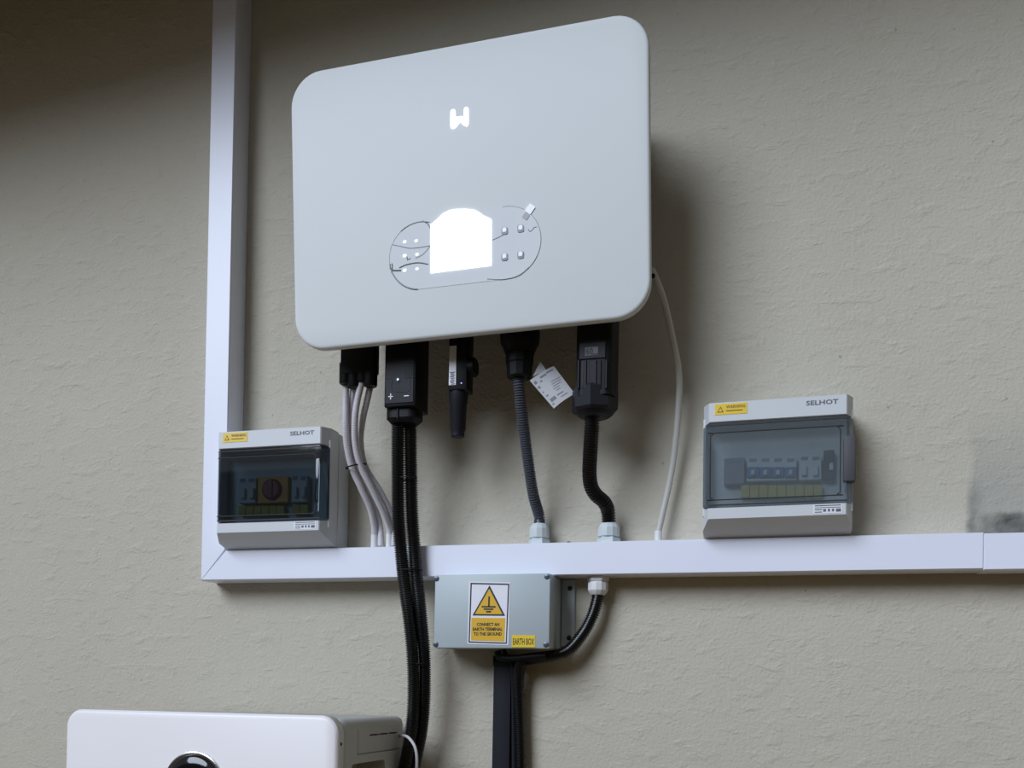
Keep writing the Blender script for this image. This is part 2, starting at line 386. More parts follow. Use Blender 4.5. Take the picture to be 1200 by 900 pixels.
def square(px, py, w, h, a, y0, y1, name, m):
    c = il(px, py); ca, sa = math.cos(a), math.sin(a)
    P = [(c[0]+x*ca-z*sa, c[1]+x*sa+z*ca) for x, z in rrect(w, h, .001, 2)]
    G().loft([ringy(P, -y0), ringy(P, -y1)]).build(name, m, inv, True, flat=True)
square(621.3, 245.2, .0095, .0115, -.7, .0005, .0012, 'peel_tab', M['tab'])
square(616.5, 253.6, .008, .008, -.7, .0005, .0010, 'peel_tab_stub', M['paper'])

# heights at which connectors leave the inverter body (in the tilted body's frame)
def under(px, d):
    """world point on the underside of the housing above pixel column px, at distance d from the wall"""
    p = at(px, 400, d); l = INVM @ p; l.z = BZ0-.0005; l.x = l.x; return (INVM.inverted() @ l)

# ------------------------------------------------------------------ connectors under the inverter
def vbox(g, x0, x1, ztop, ybot, d0, d1, r=.002):
    """upright box between pixel columns x0..x1 (read on its front face d1) from height ztop down to pixel row ybot"""
    a, b = at(x0, ybot, d1), at(x1, ybot, d1)
    g.box(a.x, b.x, -d1, -d0, (a.z+b.z)/2, ztop, r); return g
DC = .105   # distance of the connector row from the wall (centre)
# 1 communication connector
d1 = .115; zt = under(420, .1).z
t = thing('communication_connector', at(420, 452, .1), 'black connector block with four white conduits under the inverter', 'connector')
vbox(G(), 398, 438, zt-.001, 437, .094, d1, .003).build('housing', M['black'], t)
for px, py in ((405.5, 450.5), (415, 454.5), (425.5, 448.5), (434, 453)):
    p = at(px, py, .104); G().lathe([(0, .0088), (.002, .0100), (.03, .0102)], p, (0, 0, 1), 18).build('cable_boot', M['black'], t)
# 2 battery connector
t = thing('battery_connector', at(468, 497, .1), 'black battery plug marked plus and minus under the inverter', 'connector')
d1 = .128; zt = under(470, .1).z
vbox(G(), 450, 486.5, zt-.001, 476, .076, d1, .0015).build('housing', M['black'], t)
a, b = at(451.5, 473.5, d1), at(485.5, 418, d1)
fp = G().box(a.x, b.x, -d1-.0012, -d1, a.z, b.z, .0004, 1).build('face_plate', M['black_face'], t)
q0 = lambda px, py, dd=0.0012: at(px, py, d1+dd)
g = G()
for i in range(9):
    y = 424+i*2.2; a, b = q0(474, y), q0(483, y+.9); g.box(a.x, b.x, -d1-.0018, -d1-.001, b.z, a.z)
g.build('grip_ribs', M['black'], fp, flat=True)
G().tube([q0(452, 443.5), q0(456, 443.3), q0(459.3, 446), q0(459.6, 457.5), q0(479.3, 457.7), q0(479.6, 442.6), q0(485, 442)], .0008, 6).build('latch_groove', M['ink'], fp)
p = q0(466.5, 445.4); G().lathe([(0, .0032), (.0008, .0032), (.0012, .0022)], p, (0, -1, 0), 16).build('screw', M['steel'], fp)
G().lathe([(0, .0012), (.0006, .0008)], p+Vector((.0003, -.0012, .0004)), (0, -1, 0), 10).build('screw_slot', M['chrome'], fp)
c = q0(457.8, 464.7); g = G(); g.box(c.x-.0036, c.x+.0036, c.y-.0003, c.y+.0002, c.z-.0006, c.z+.0006); g.box(c.x-.0006, c.x+.0006, c.y-.0003, c.y+.0002, c.z-.0042, c.z+.0042); g.build('plus_mark', M['sticker'], fp, flat=True)
c = q0(476.3, 463.8); G().box(c.x-.0036, c.x+.0036, c.y-.0003, c.y+.0002, c.z-.0006, c.z+.0006).build('minus_mark', M['sticker'], fp, flat=True)
p = at(474.2, 497.5, .102); zt2 = at(470, 474, .102).z
g = G(); h = zt2-p.z
g.loft([[Vector((p.x+x, p.y+z, p.z+hh)) for x, z in rrect(2*rw, 2*rd, .014*rw/.026, 5)] for hh, rw, rd in ((0, .019, .014), (.006, .0245, .019), (h, .0245, .0195))])
g.build('collar', M['black'], t)
a = at(466.5, 478, .121); G().box(a.x-.0012, a.x+.0012, -.1235, -.1205, a.z-.016, a.z, .0006, 1).build('collar_rib', M['black_face'], t)
# 3 data logger dongle
d1 = .118; zt = under(535, .1).z
t = thing('data_logger_dongle', at(536, 512, .1), 'small black plug-in data logger with white label strip, no cable attached', 'dongle')
vbox(G(), 524.5, 547, zt-.001, 457, .088, d1, .003).build('housing', M['black'], t)
c = at(549, 431, .104); G().lathe([(-.012, .011), (-.010, .0135), (.010, .0135), (.012, .011)], c, (1, 0, 0), 20).build('side_knob', M['black'], t)
p = at(536.3, 512.5, .103); H = lambda y: at(536, y, .103).z-p.z
G().lathe([(0, .0085), (.001, .0095), (H(505.5), .0098), (H(504), .0110), (H(474), .0122), (H(472.5), .0132), (H(456), .0138)], p, (0, 0, 1), 22).build('antenna_cap', M['black_face'], t)
a, b = at(526, 451.5, d1), at(535, 405, d1)
lb = G().box(a.x, b.x, -d1-.0004, -d1+.0002, a.z, b.z).build('label_strip', M['sticker'], t, flat=True)
g = G()
for i in range(9):
    y = 436+i*1.7; u, v = at(527.4+(i % 3)*.5, y, d1+.0004), at(533.2-(i % 2), y+.8, d1+.0004); g.box(u.x, v.x, -d1-.0006, -d1-.0003, v.z, u.z)
g.build('label_print', M['ink_grey'], lb, flat=True)
a = at(540.6, 449, d1); G().lathe([(0, .0011), (.0006, .0008)], a, (0, -1, 0), 10).build('status_light', M['violet_led'], t)
# 4 smaller ac connector
t = thing('output_connector', at(608, 444, DC), 'black tapered connector above the grey corrugated conduit beside the paper tag', 'connector')
p = at(608.5, 443.5, DC); H = lambda y: at(608, y, DC).z-p.z; zt = under(608, DC).z-p.z-.001
G().lathe([(H(415), .0205), (H(408), .0235), (H(403), .0270), (H(396), .0278), (zt, .0278)], p, (0, 0, 1), 28).build('housing', M['black'], t)
G().lathe([(0, .0155), (.002, .0178), (H(428), .0188), (H(426), .0200), (H(415), .0200)], p, (0, 0, 1), 12).build('clamp_nut', M['black'], t, angle=20)
# 5 larger ac connector
t = thing('grid_connector', at(697, 490, DC), 'large black ribbed connector with hexagonal nut at the right under the inverter', 'connector')
d1 = .132; zt = under(697, DC).z
a, b = at(673, 455, d1), at(718, 455, d1); c = (a.x+b.x)/2; hw = (b.x-a.x)/2
g = G(); g.loft([[Vector((c+x, -DC+z, zz)) for x, z in rrect(2*hw, .054, .012, 6)] for zz in (at(697, 462, d1).z, zt-.001)]); g.build('housing', M['black'], t)
a, b = at(675.5, 456.5, d1), at(713, 399.5, d1)
fp = G().box(a.x+.003, b.x-.003, -d1-.0018, -d1+.001, at(694, 421, d1).z, b.z, .001, 1).build('face_plate', M['black_face'], t)
g = G()
for x0, x1 in ((676.5, 679.5), (683.5, 687.8), (690.2, 699.5), (703.5, 705), (709, 712)):
    u, v = at(x0, 456, d1), at(x1, 422, d1); g.box(u.x, v.x, -d1-.0018, -d1+.001, u.z, v.z, .0006, 1)
    g.build('rib', M['black_face'], t); g = G()
u, v = at(686.5, 416, d1+.002), at(700, 407, d1+.002); pl = G().box(u.x-.001, v.x+.001, -d1-.0022, -d1-.0017, u.z-.001, v.z+.001).build('number_plaque', M['plaque'], fp, flat=True)
text_geo('60', (v.x-u.x)*.62, v.z-u.z, .02, origin=(u.x, -d1-.0026, u.z)).build('lettering', M['ink'], pl, flat=True)
g = G(); u2, v2 = at(694.5, 415.5, d1+.002), at(700.5, 414, d1+.002); g.box(u2.x, v2.x, -d1-.0026, -d1-.002, u2.z, v2.z); g.build('small_print', M['ink'], pl, flat=True)
p = at(696.8, 489.5, DC); H = lambda y: at(697, y, DC).z-p.z
G().lathe([(0, .019), (.002, .0225), (H(484), .0262)], p, (0, 0, 1), 24).build('sealing_ring', M['black'], t)
G().lathe([(H(484), .0285), (H(481), .0318), (H(459), .0322), (H(456), .0300)], p, (0, 0, 1), 8).build('clamp_nut', M['black_face'], t, angle=20)

# ------------------------------------------------------------------ cable glands on the trunking
def gland(px, py0, py1, rad, label, down=False, m='gland'):
    dd = TD*.5
    a = at(px, py0, dd); z0 = (hb if down else ht); b = at(px, py1, dd)
    t = thing('cable_gland', (a.x, -dd, z0), label, 'gland', 'cable glands on the trunking')
    H = abs(b.z-z0); s = -1 if down else 1
    G().lathe([(.0004, rad*1.06), (H*.24, rad*1.06), (H*.27, rad*.92), (H*.33, rad*.92)], (a.x, -dd, z0), (0, 0, s), 6).build('lock_nut', M[m], t, angle=20)
    G().lathe([(H*.33, rad*.98), (H*.40, rad*1.0), (H*.75, rad*.98), (H*.93, rad*.80), (H, rad*.66)], (a.x, -dd, z0), (0, 0, s), 12).build('dome_nut', M[m], t, angle=20)
    return Vector((a.x, -dd, z0+s*H*.9))
g1 = gland(631.8, 634, 614, .0150, 'pale grey gland under the thinner grey conduit left of centre')
g2 = gland(713.3, 634, 613, .0160, 'pale grey gland under the kinked black conduit')
g3 = gland(701, 678, 697.5, .0150, 'white gland pointing down below the trunking', True, 'gland_white')
def small_gland(px, py, label, rad=.0056):
    dd = TD*.5; a = at(px, 634, dd); b = at(px, py, dd)
    t = tag(G().lathe([(.0004, rad*1.1), (.003, rad*1.1), (.0034, rad), (b.z-ht-.001, rad), (b.z-ht, rad*.8)], (a.x, -dd, ht), (0, 0, 1), 14).build('cable_sleeve', M['gland_white']), label, 'sleeve', 'small cable sleeves on the trunking')
    return Vector((a.x, -dd, b.z-.003))
s1 = small_gland(438.8, 626, 'small white sleeve for the left pair of white conduits')
s2 = small_gland(456.3, 625, 'small white sleeve next to the black battery conduits')
s3 = small_gland(771.2, 622, 'small white sleeve under the pale earth cable', .0052)

q = at(666.5, 634, .030)
tag(G().lathe([(.0003, .0022), (.0016, .0022), (.0024, .0030), (.0034, .0022)], (q.x, -.030, ht), (0, 0, 1), 12).build('screw', M['steel']), 'tiny dark screw head on top of the trunking between the two grey glands', 'screw')
# ------------------------------------------------------------------ conduits and cables
def path(pts): return [at(x, y, d) for x, y, d in pts]
o = G().tube(path([(607.3, 441, DC), (608.5, 455, DC-.003), (611, 480, .092), (615, 512, .076), (619.5, 545, .060), (625, 580, .042)])+[Vector((g1.x-.001, g1.y, g1.z+.016)), g1], .0083, 16, pitch=.0033, depth=.2).build('corrugated_conduit', M['conduit_grey'])
tag(o, 'slim grey corrugated conduit dropping from the tapered connector to the trunking', 'conduit', 'conduits below the inverter')
o = G().tube(path([(694, 486, DC), (693.5, 500, .100), (692, 525, .088), (690.8, 552, .072), (692.5, 569, .060), (698.5, 580, .050), (707.5, 588, .040), (712.3, 598, .030)])+[g2], .0103, 16, pitch=.0035, depth=.18).build('corrugated_conduit', M['conduit_black'])
tag(o, 'thicker dark conduit with an S-shaped kink above its gland', 'conduit', 'conduits below the inverter')
# white conduits
wp = [([(405.6, 447, .098), (405, 470, .097), (405, 495, .095), (406.5, 522, .085), (412, 547, .075), (423, 572, .062), (434, 596, .045), (438.4, 615, .030)], s1, 'leftmost white conduit of the four, nearest the left breaker box'),
      ([(414.6, 452, .092), (412, 475, .088), (411.5, 500, .083), (413.5, 525, .073), (417.5, 547, .063), (427, 572, .050), (440, 598, .034), (445.5, 618, .022)], at(446.2, 640, .022), 'white conduit of the four, second from the left at the connector'),
      ([(424.3, 447, .104), (419, 468, .104), (416, 490, .102), (416.5, 520, .092), (423, 547, .080), (438, 577, .062), (451, 604, .042), (456, 618, .028)], s2, 'white conduit of the four, third from the left at the connector'),
      ([(434.5, 450, .092), (430, 470, .090), (425, 492, .088), (422.5, 518, .080), (428, 547, .066), (445, 575, .050), (457.5, 600, .034), (460.5, 618, .022)], at(461, 640, .022), 'rightmost white conduit of the four, passing behind the black pair')]
for pts, end, lab in wp:
    o = G().tube(path(pts)+[end], .0050, 12, pitch=.0024, depth=.09).build('flexible_conduit', M['conduit_white']); tag(o, lab, 'conduit', 'four white conduits')
# tie round the white conduits
c = at(417.5, 546.5, .074); ring = []
for i in range(22):
    a = 2*math.pi*i/22; ring.append(c+Vector((.0152*math.cos(a), .0125*math.sin(a)-.001, .0018*math.cos(a)*1.6+.0016*math.sin(a))))
ring.append(ring[0]); ct = G().tube(ring, .0011, 6).build('cable_tie', M['black']); tag(ct, 'thin black tie round the four white conduits', 'cable tie')
# black battery conduits
bl = [(466.5, 492, .102), (466.3, 540, .093), (466.8, 600, .079), (469.5, 640, .069), (473.5, 680, .067), (479, 720, .068), (483.5, 765, .066), (485, 810, .062), (483, 850, .058), (477, 885, .053), (468, 930, .048)]
br = [(480.6, 492, .092), (481.2, 540, .082), (482.7, 600, .069), (485.5, 640, .061), (488.5, 680, .060), (493, 720, .061), (496.8, 765, .055), (497.3, 810, .050), (494.5, 850, .044), (488, 885, .038), (477, 930, .032)]
o = G().tube(path(bl), .0097, 16, pitch=.0033, depth=.18).build('corrugated_conduit', M['conduit_black']); tag(o, 'left one of the two long black conduits falling from the battery plug', 'conduit', 'pair of black battery conduits')
o = G().tube(path(br), .0097, 16, pitch=.0033, depth=.18).build('corrugated_conduit', M['conduit_black']); tag(o, 'right one of the two long black conduits falling from the battery plug', 'conduit', 'pair of black battery conduits')
def pair_tie(y, lab):
    def on(tab):
        for (x0, y0, e0), (x1, y1, e1) in zip(tab, tab[1:]):
            if y0 <= y <= y1: k = (y-y0)/(y1-y0); return at(x0+(x1-x0)*k, y, e0+(e1-e0)*k)
    a, b = on(bl), on(br); m = (a+b)/2; hw_ = (b.x-a.x)/2+.0095; R = []
    for x, z in rrect(2*hw_, .0235, .0110, 6): R.append(Vector((m.x+x, m.y+z, m.z+(b.z-a.z)*x/(2*hw_))))
    R.append(R[0]); g = G().tube(R, .0012, 6); tag(g.build('cable_tie', M['black']), lab, 'cable tie', 'ties round the black conduit pair')
pair_tie(561, 'black tie round the black conduit pair, above the trunking')
pair_tie(668, 'black tie round the black conduit pair, in front of the trunking')
pair_tie(778, 'black tie round the black conduit pair, left of the earth box foot')
# pale earth cable
pts = [at(*p) for p in [(763, 316, .118), (766, 321, .118), (771, 333, .112), (778, 353, .098), (788, 396, .075), (795.5, 436, .052), (795.5, 472, .038), (790.5, 528, .026), (784, 568, .022), (776, 604, .022)]]+[s3]
t = thing('earth_cable', s3, 'pale grey cable bowing out at the right side of the inverter down to the trunking', 'cable')
G().tube(pts, .0045, 12).build('sheath', M['earth_wire'], t)
p = at(765.2, 323.5, .121); G().lathe([(-.001, .0030), (.0015, .0030)], p, (0, -1, 0), 12).build('terminal_screw', M['black'], t)
# paper tag
def quad_uv(c00, c10, c11, c01):
    return lambda u, v: (c00*(1-u)*(1-v)+c10*u*(1-v)+c11*u*v+c01*(1-u)*v)
TG = .112
A, B, C_, D_ = at(620.8, 446, TG), at(649, 429, TG-.004), at(673.5, 461.5, TG-.006), at(649, 478.8, TG)
uv = quad_uv(A, B, C_, D_); n_ = (B-A).cross(D_-A).normalized();  n_ = n_ if n_.y < 0 else -n_
t = thing('paper_tag', A, 'small white printed paper flag hanging tilted between the two output connectors', 'tag')
def sheet(u0, u1, v0, v1, lift, th, name, m, par, curl=.003, nx=8):
    g = G(); r = []
    for i in range(nx+1):
        u = u0+(u1-u0)*i/nx; off = n_*(lift+curl*math.sin(math.pi*u))
        p0, p1 = uv(u, v0)+off, uv(u, v1)+off; r.append([p0, p1, p1+n_*th, p0+n_*th])
    return g.loft(r).build(name, m, par, angle=30)
sh = sheet(0, 1, 0, 1, 0, .0003, 'paper', M['paper'], t)
random.seed(3)
for k, (u0, u1, v0, v1) in enumerate([(.34, .60, .08, .14), (.62, .9, .06, .11), (.25, .34, .18, .23), (.55, .95, .36, .385), (.52, .92, .43, .455), (.5, .86, .50, .525), (.46, .72, .57, .595), (.5, .7, .64, .665), (.05, .16, .10, .19), (.05, .14, .27, .35), (.06, .12, .46, .50), (.08, .18, .60, .64), (.1, .34, .74, .84), (.42, .7, .76, .80), (.06, .14, .88, .92), (.5, .8, .86, .89)]):
    sheet(u0, u1, v0, v1, .0003, .0001, 'print_line', M['print'], sh, nx=3)
a, b, c = at(624.5, 441, TG-.004), at(633, 423.5, TG-.010), at(640, 433.5, TG-.008)
G().loft([[a, b, c], [p+Vector((0, .0004, 0)) for p in (a, b, c)]]).build('folded_corner', M['paper'], t, flat=True)
G().tube([at(622, 445, TG-.001), at(616, 441, TG-.012), at(610, 440, DC+.0105-.012)], .0009, 6).build('tag_tie', M['black'], t)

# ------------------------------------------------------------------ breaker boxes
BD, BH, BZ = .086, .1770, ht+.0006
DZ0, DZ1 = .0365, .1490
def breaker_box(xc, W, label, door, roll=0.):
    t = thing('breaker_box', (xc, 0, BZ), label, 'electrical box', 'smoked-door breaker boxes', rot=Matrix.Rotation(roll, 3, 'Y'))
    h = W/2; B = lambda g, n, m, p=t, **k: g.build(n, M[m], p, True, **k)
    B(G().box(-h, h, -.046, -.0005, 0, BH, .004), 'back_box', 'enclosure')
    # side cheeks hold the door
    for s in (-1, 1): B(G().box(s*h-(.004 if s > 0 else 0), s*h+(0 if s > 0 else .004), -.0705, -.040, DZ0-.01, DZ1+.01, .0008, 1), 'side_cheek', 'enclosure')
    def cap(z0, z1, chz):
        g = G(); r = []
        for d, ins, zz0 in ((.044, 0, z0 if chz is None else z0), (.066, .0003, z0 if chz is None else z0+chz*.35), (.0845, .008, z0 if chz is None else z0+chz), (.086, .0095, (z0 if chz is None else z0+chz)+.001)):
            r.append([Vector((-h+ins, -d, zz0)), Vector((h-ins, -d, zz0)), Vector((h-ins, -d, z1-(0 if d < .08 else .0012))), Vector((-h+ins, -d, z1-(0 if d < .08 else .0012)))])
        return g.loft(r)
    B(cap(DZ1+.0006, BH, None), 'top_cover', 'enclosure', angle=20)
    B(cap(.0008, DZ0-.0006, .0185), 'bottom_cover', 'enclosure', angle=20)
    B(G().box(-h+.006, h-.006, -.050, -.046, DZ0-.004, DZ1+.004), 'inner_panel', 'inner', flat=True)
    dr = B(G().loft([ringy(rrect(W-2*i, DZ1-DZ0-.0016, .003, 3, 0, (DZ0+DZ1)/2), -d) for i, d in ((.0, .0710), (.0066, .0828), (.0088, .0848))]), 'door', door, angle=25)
    P = rrect(W*.86, (DZ1-DZ0)*.80, .007, 5, -W*.015, (DZ0+DZ1)/2-.002); R = [Vector((x, -.0849, z)) for x, z in P]; R.append(R[0])
    B(G().tube(R, .0008, 6), 'door_groove', 'dark', dr)
    B(G().box(h*.885, h*.905, -.0862, -.0846, DZ0+.012, DZ1-.028), 'hinge_bar', 'steel', dr, flat=True)
    for z in (DZ0+.002, DZ1-.0035): B(G().box(-h+.008, h-.008, -.0853, -.0846, z-.0006, z+.0012), 'door_lip', 'dark', dr, flat=True)
    # yellow warning sticker
    zc = (DZ1+BH)/2+.0035
    st = B(G().box(-h*.83, -h*.83+.042, -.0865, -.0860, zc-.0072, zc+.0072), 'warning_sticker', 'yellow', flat=True)
    B(text_geo('WARNING', .025, .0042, .015, origin=(-h*.83+.0145, -.0867, zc+.0008)), 'lettering', 'ink_brown', st, flat=True)
    x = -h*.83
    B(G().loft([ringy([(x+.003, zc-.004), (x+.0115, zc-.004), (x+.0072, zc+.004)], -.0865), ringy([(x+.003, zc-.004), (x+.0115, zc-.004), (x+.0072, zc+.004)], -.0867)]), 'warning_triangle', 'ink_brown', st, flat=True)
    B(G().loft([ringy([(x+.0046, zc-.0031), (x+.0099, zc-.0031), (x+.0072, zc+.002)], -.0867), ringy([(x+.0046, zc-.0031), (x+.0099, zc-.0031), (x+.0072, zc+.002)], -.0869)]), 'triangle_face', 'yellow', st, flat=True)
    B(G().box(x+.0145, x+.036, -.0867, -.0865, zc-.0030, zc-.0018), 'print_line', 'ink_brown', st, flat=True)
    B(text_geo('SELHOT', .040, .0062, .022, origin=(h*.90-.050, -.0863, zc-.0022)), 'lettering', 'ink_grey', flat=True)
    # small rating plate
    rp = B(G().box(h*.90-.040, h*.90-.004, -.0864, -.0860, .0222, .0337), 'rating_plate', 'sticker', flat=True)
    for k, (u0, u1, v0, v1) in enumerate(((.05, .95, .84, .95), (.05, .95, .62, .70), (.05, .30, .38, .48), (.34, .44, .2, .5), (.5, .58, .2, .5), (.64, .72, .2, .5), (.78, .95, .15, .5), (.05, .30, .12, .22))):
        x0 = h*.90-.040; B(G().box(x0+.036*u0, x0+.036*u1, -.0866, -.0864, .0222+.0115*v0, .0222+.0115*v1), 'print_line', 'ink_grey', rp, flat=True)
    return t
XL, WL = -.7603, .1900; XR, WR = -.0135, .1930
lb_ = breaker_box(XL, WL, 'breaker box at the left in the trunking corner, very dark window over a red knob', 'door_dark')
rb_ = breaker_box(XR, WR, 'breaker box on the right part of the trunking, window with painted sky haze over blue toggles', 'door_sky_haze', math.radians(-.4))
G().box(WR/2-.013, WR/2+.0025, -.0890, -.0715, .062, .122, .003).build('latch', M['latch'], rb_, True)
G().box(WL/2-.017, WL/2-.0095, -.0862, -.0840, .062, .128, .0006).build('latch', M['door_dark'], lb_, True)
for x in (-WL/2+.008,):
    G().box(x-.004, x+.006, -.040, -.020, -.0006, .002).build('drain_plug', M['dark'], lb_, True, flat=True)
# devices inside (pixel columns and rows read at their front faces)
def dev_box(g, x0, x1, y0, y1, d0, d1, r=.001):
    a, b = at(x0, y1, d1), at(x1, y0, d1); return g.box(a.x, b.x, -d1, -d0, a.z, b.z, r, 1)
def breaker(x0, x1, y0, y1, label, group, toggles=0, tcol='dark', m='breaker'):
    t = thing('circuit_breaker', at((x0+x1)/2, y1, .05), label, 'breaker', group)
    dev_box(G(), x0, x1, y0, y1, .0505, .062).build('housing', M[m], t)
    n = max(1, toggles); w_ = (x1-x0)/n
    for i in range(n):
        a = x0+w_*i
        if tcol == 'blue':
            tg = dev_box(G(), a+w_*.01, a+w_*.99, y0+(y1-y0)*.38, y0+(y1-y0)*.84, .062, .065).build('toggle_bank', M[tcol], t)
            dev_box(G(), a+w_*.32, a+w_*.66, y0+(y1-y0)*.50, y0+(y1-y0)*.72, .065, .069).build('toggle', M['breaker'], tg)
        elif toggles: dev_box(G(), a+w_*.22, a+w_*.72, y0+(y1-y0)*.40, y0+(y1-y0)*.80, .062, .067).build('toggle', M[tcol], t)
        dev_box(G(), a+w_*.18, a+w_*.80, y0+1, y0+(y1-y0)*.18, .062, .0626, 0).build('terminal_cover', M['module'], t)
    return t
breaker(279, 300, 559.5, 590, 'grey breaker behind the dark door, left of the red knob', 'breakers in the left box', 2, 'breaker')
breaker(341, 360, 557, 589, 'grey breaker behind the dark door, right of the red knob', 'breakers in the left box', 2, 'breaker')
t = thing('rotary_isolator', at(319, 602, .05), 'yellow isolator plate with a red rotary knob behind the dark door', 'switch')
dev_box(G(), 301.5, 338, 558, 590, .0505, .062).build('plate', M['knob_plate'], t)
c = at(319, 573.5, .062)
kb = G().lathe([(0, .0165), (.003, .0160), (.0055, .013)], c, (0, -1, 0), 26).build('knob', M['red'], t)
G().box(c.x-.0042, c.x+.0042, c.y-.0078, c.y-.004, c.z-.0150, c.z+.0150, .0015, 1).build('handle', M['red'], kb)
def strip(x0, x1, y0, y1, n, label, cat='terminal strip', group='yellow-green strips in the boxes'):
    t = thing('terminal_strip', at((x0+x1)/2, y1, .05), label, cat, group)
    for i in range(n):
        a = x0+(x1-x0)*i/n; dev_box(G(), a+.15, x0+(x1-x0)*(i+1)/n-.15, y0, y1, .0505, .060, .0006).build('terminal', M['olive'], t)
strip(279, 333, 592.5, 603.5, 6, 'long olive strip low in the left breaker box, under the red knob')
strip(342, 361, 591, 602, 2, 'short olive strip in the lower right corner of the left breaker box')
breaker(875, 934, 536, 564.5, 'four-pole breaker with blue toggles behind the door with painted sky haze', 'devices in the right box', 4, 'blue')
breaker(936, 963, 534, 563, 'grey modular device right of the blue toggles', 'devices in the right box', 2, 'breaker')
breaker(848, 873, 536, 568, 'darker grey module left of the blue toggles', 'devices in the right box', 0, 'dark', 'module')
t = thing('surge_module', at(971, 562, .05), 'narrow dark module at the right end behind the door with painted sky haze', 'module')
dev_box(G(), 965, 978, 527, 562, .0505, .063).build('housing', M['dark'], t); dev_box(G(), 972, 977, 542, 551, .063, .066).build('indicator', M['breaker'], t)
strip(868, 964, 568, 583, 9, 'long olive strip under the blue toggles in the right breaker box')

# ------------------------------------------------------------------ earth box
ED = .0805
a, b = at(508, 759.3, ED), at(645, 676.5, ED)
ex0, ex1, ezz0, ezz1 = a.x, b.x, a.z, hb-.0012
fx1 = at(673.6, 715, .004).x; fz0, fz1 = at(673, 757, .004).z, hb-.0015
eb = thing('earth_box', ((ex0+ex1)/2, 0, ezz0), 'grey-green junction box with a yellow earth warning sign, hung under the trunking', 'junction box')
G().box(ex0+.001, ex1-.001, -ED+.016, -.004, ezz0+.0015, ezz1-.0005, .0015).build('body', M['ebox'], eb)
G().box(ex0, ex1, -ED, -ED+.0155, ezz0, ezz1, .0022).build('lid', M['ebox'], eb)
for s in (0, 1):
    x0, x1 = (ex1-.001, fx1) if s else (ex0-(fx1-ex1), ex0+.001)
    fl_ = G().box(x0, x1, -.0045, -.0005, fz0, fz1, .0012, 1).build('mounting_flange', M['ebox'], eb)
    for py in (689.5, 747.5):
        p = at(668.0 if py < 720 else 666.8, py, .0045); xx = p.x if s else ex0-(p.x-ex1)
        G().lathe([(0, .0036), (.0012, .0034), (.0018, .002)], (xx, -.0045, p.z), (0, -1, 0), 14).build('screw', M['ink'], fl_)
for px, py in ((511.5, 678), (641, 675.6), (510.6, 755), (639.8, 755.3)):
    p = at(px, py, ED)
    p.z = min(p.z, ezz1-.0045)
    s_ = G().lathe([(0, .0040), (.0006, .0040), (.0010, .0030)], p, (0, -1, 0), 16).build('lid_screw', M['steel'], eb)
    G().box(p.x-.0022, p.x+.0022, p.y-.0012, p.y-.0008, p.z-.0005, p.z+.0005).build('screw_slot', M['ink'], s_, flat=True)
def eplate(name, pts, d0, d1, m, par):
    P = [(at(x, y, ED).x, at(x, y, ED).z) for x, y in pts]; return G().prism(P, ED+d0, ED+d1).build(name, M[m], par, flat=True)
st = eplate('warning_sign', [(549.9, 681.5), (598.3, 682.5), (595.8, 756), (547.9, 754.5)], 0, .0005, 'sticker', eb)
def frame(outer, inner, d0, d1, name, m, par):
    O = [(at(x, y, ED).x, at(x, y, ED).z) for x, y in outer]; I = [(at(x, y, ED).x, at(x, y, ED).z) for x, y in inner]
    g = G(); rings = []
    n = len(O)
    for i in range(n):
        rings.append([Vector((O[i][0], -ED-d0, O[i][1])), Vector((O[i][0], -ED-d1, O[i][1])), Vector((I[i][0], -ED-d1, I[i][1])), Vector((I[i][0], -ED-d0, I[i][1]))])
    rings.append(rings[0]); return g.loft(rings, (False, False)).build(name, M[m], par, flat=True)
frame([(551.6, 683), (597, 684), (594, 754.5), (549.2, 753)], [(553, 684.6), (595.5, 685.5), (592.8, 753), (550.6, 751.6)], .0005, .0008, 'sign_border', 'ink', st)
tri = eplate('triangle', [(573.8, 686), (592, 721.7), (553.8, 721.3)], .0005, .0008, 'ink', st)
eplate('triangle_face', [(573.6, 690), (589, 719.9), (556.8, 719.6)], .0008, .0011, 'amber', st)
for p in ([(572.6, 699), (574.4, 699), (574, 711), (572.2, 711)], [(564.8, 710.2), (581, 710.3), (581, 712), (564.8, 711.8)], [(567, 713), (578.6, 713.1), (578.2, 714.8), (567.4, 714.7)], [(569.8, 716), (576, 716), (575.6, 717.8), (570.2, 717.8)]):
    eplate('earth_symbol_bar', p, .0011, .0014, 'ink', st)
pn = eplate('text_panel', [(552.6, 724), (592.2, 724.3), (591.2, 751.8), (552, 750.4)], .0005, .0008, 'amber', st)
for s_, x0, x1, y in (('CONNECT AN', 558.8, 585.3, 733.8), ('EARTH TERMINAL', 554.3, 589, 739.3), ('TO THE GROUND', 555.3, 588, 744.9)):
    a, b = at(x0, y, ED), at(x1, y+.3, ED); text_geo(s_, b.x-a.x, .0048, .035, origin=(a.x, -ED-.0010, a.z)).build('lettering', M['ink'], pn, flat=True)
nm = eplate('name_sticker', [(600.2, 744.2), (627.2, 744.6), (627, 758.6), (599.8, 758.5)], 0, .0005, 'yellow', eb)
a, b = at(601.2, 755.6, ED), at(626, 755.6, ED); text_geo('EARTH BOX', b.x-a.x, .0092, .012, origin=(a.x, -ED-.0007, a.z)).build('lettering', M['ink'], nm, flat=True)

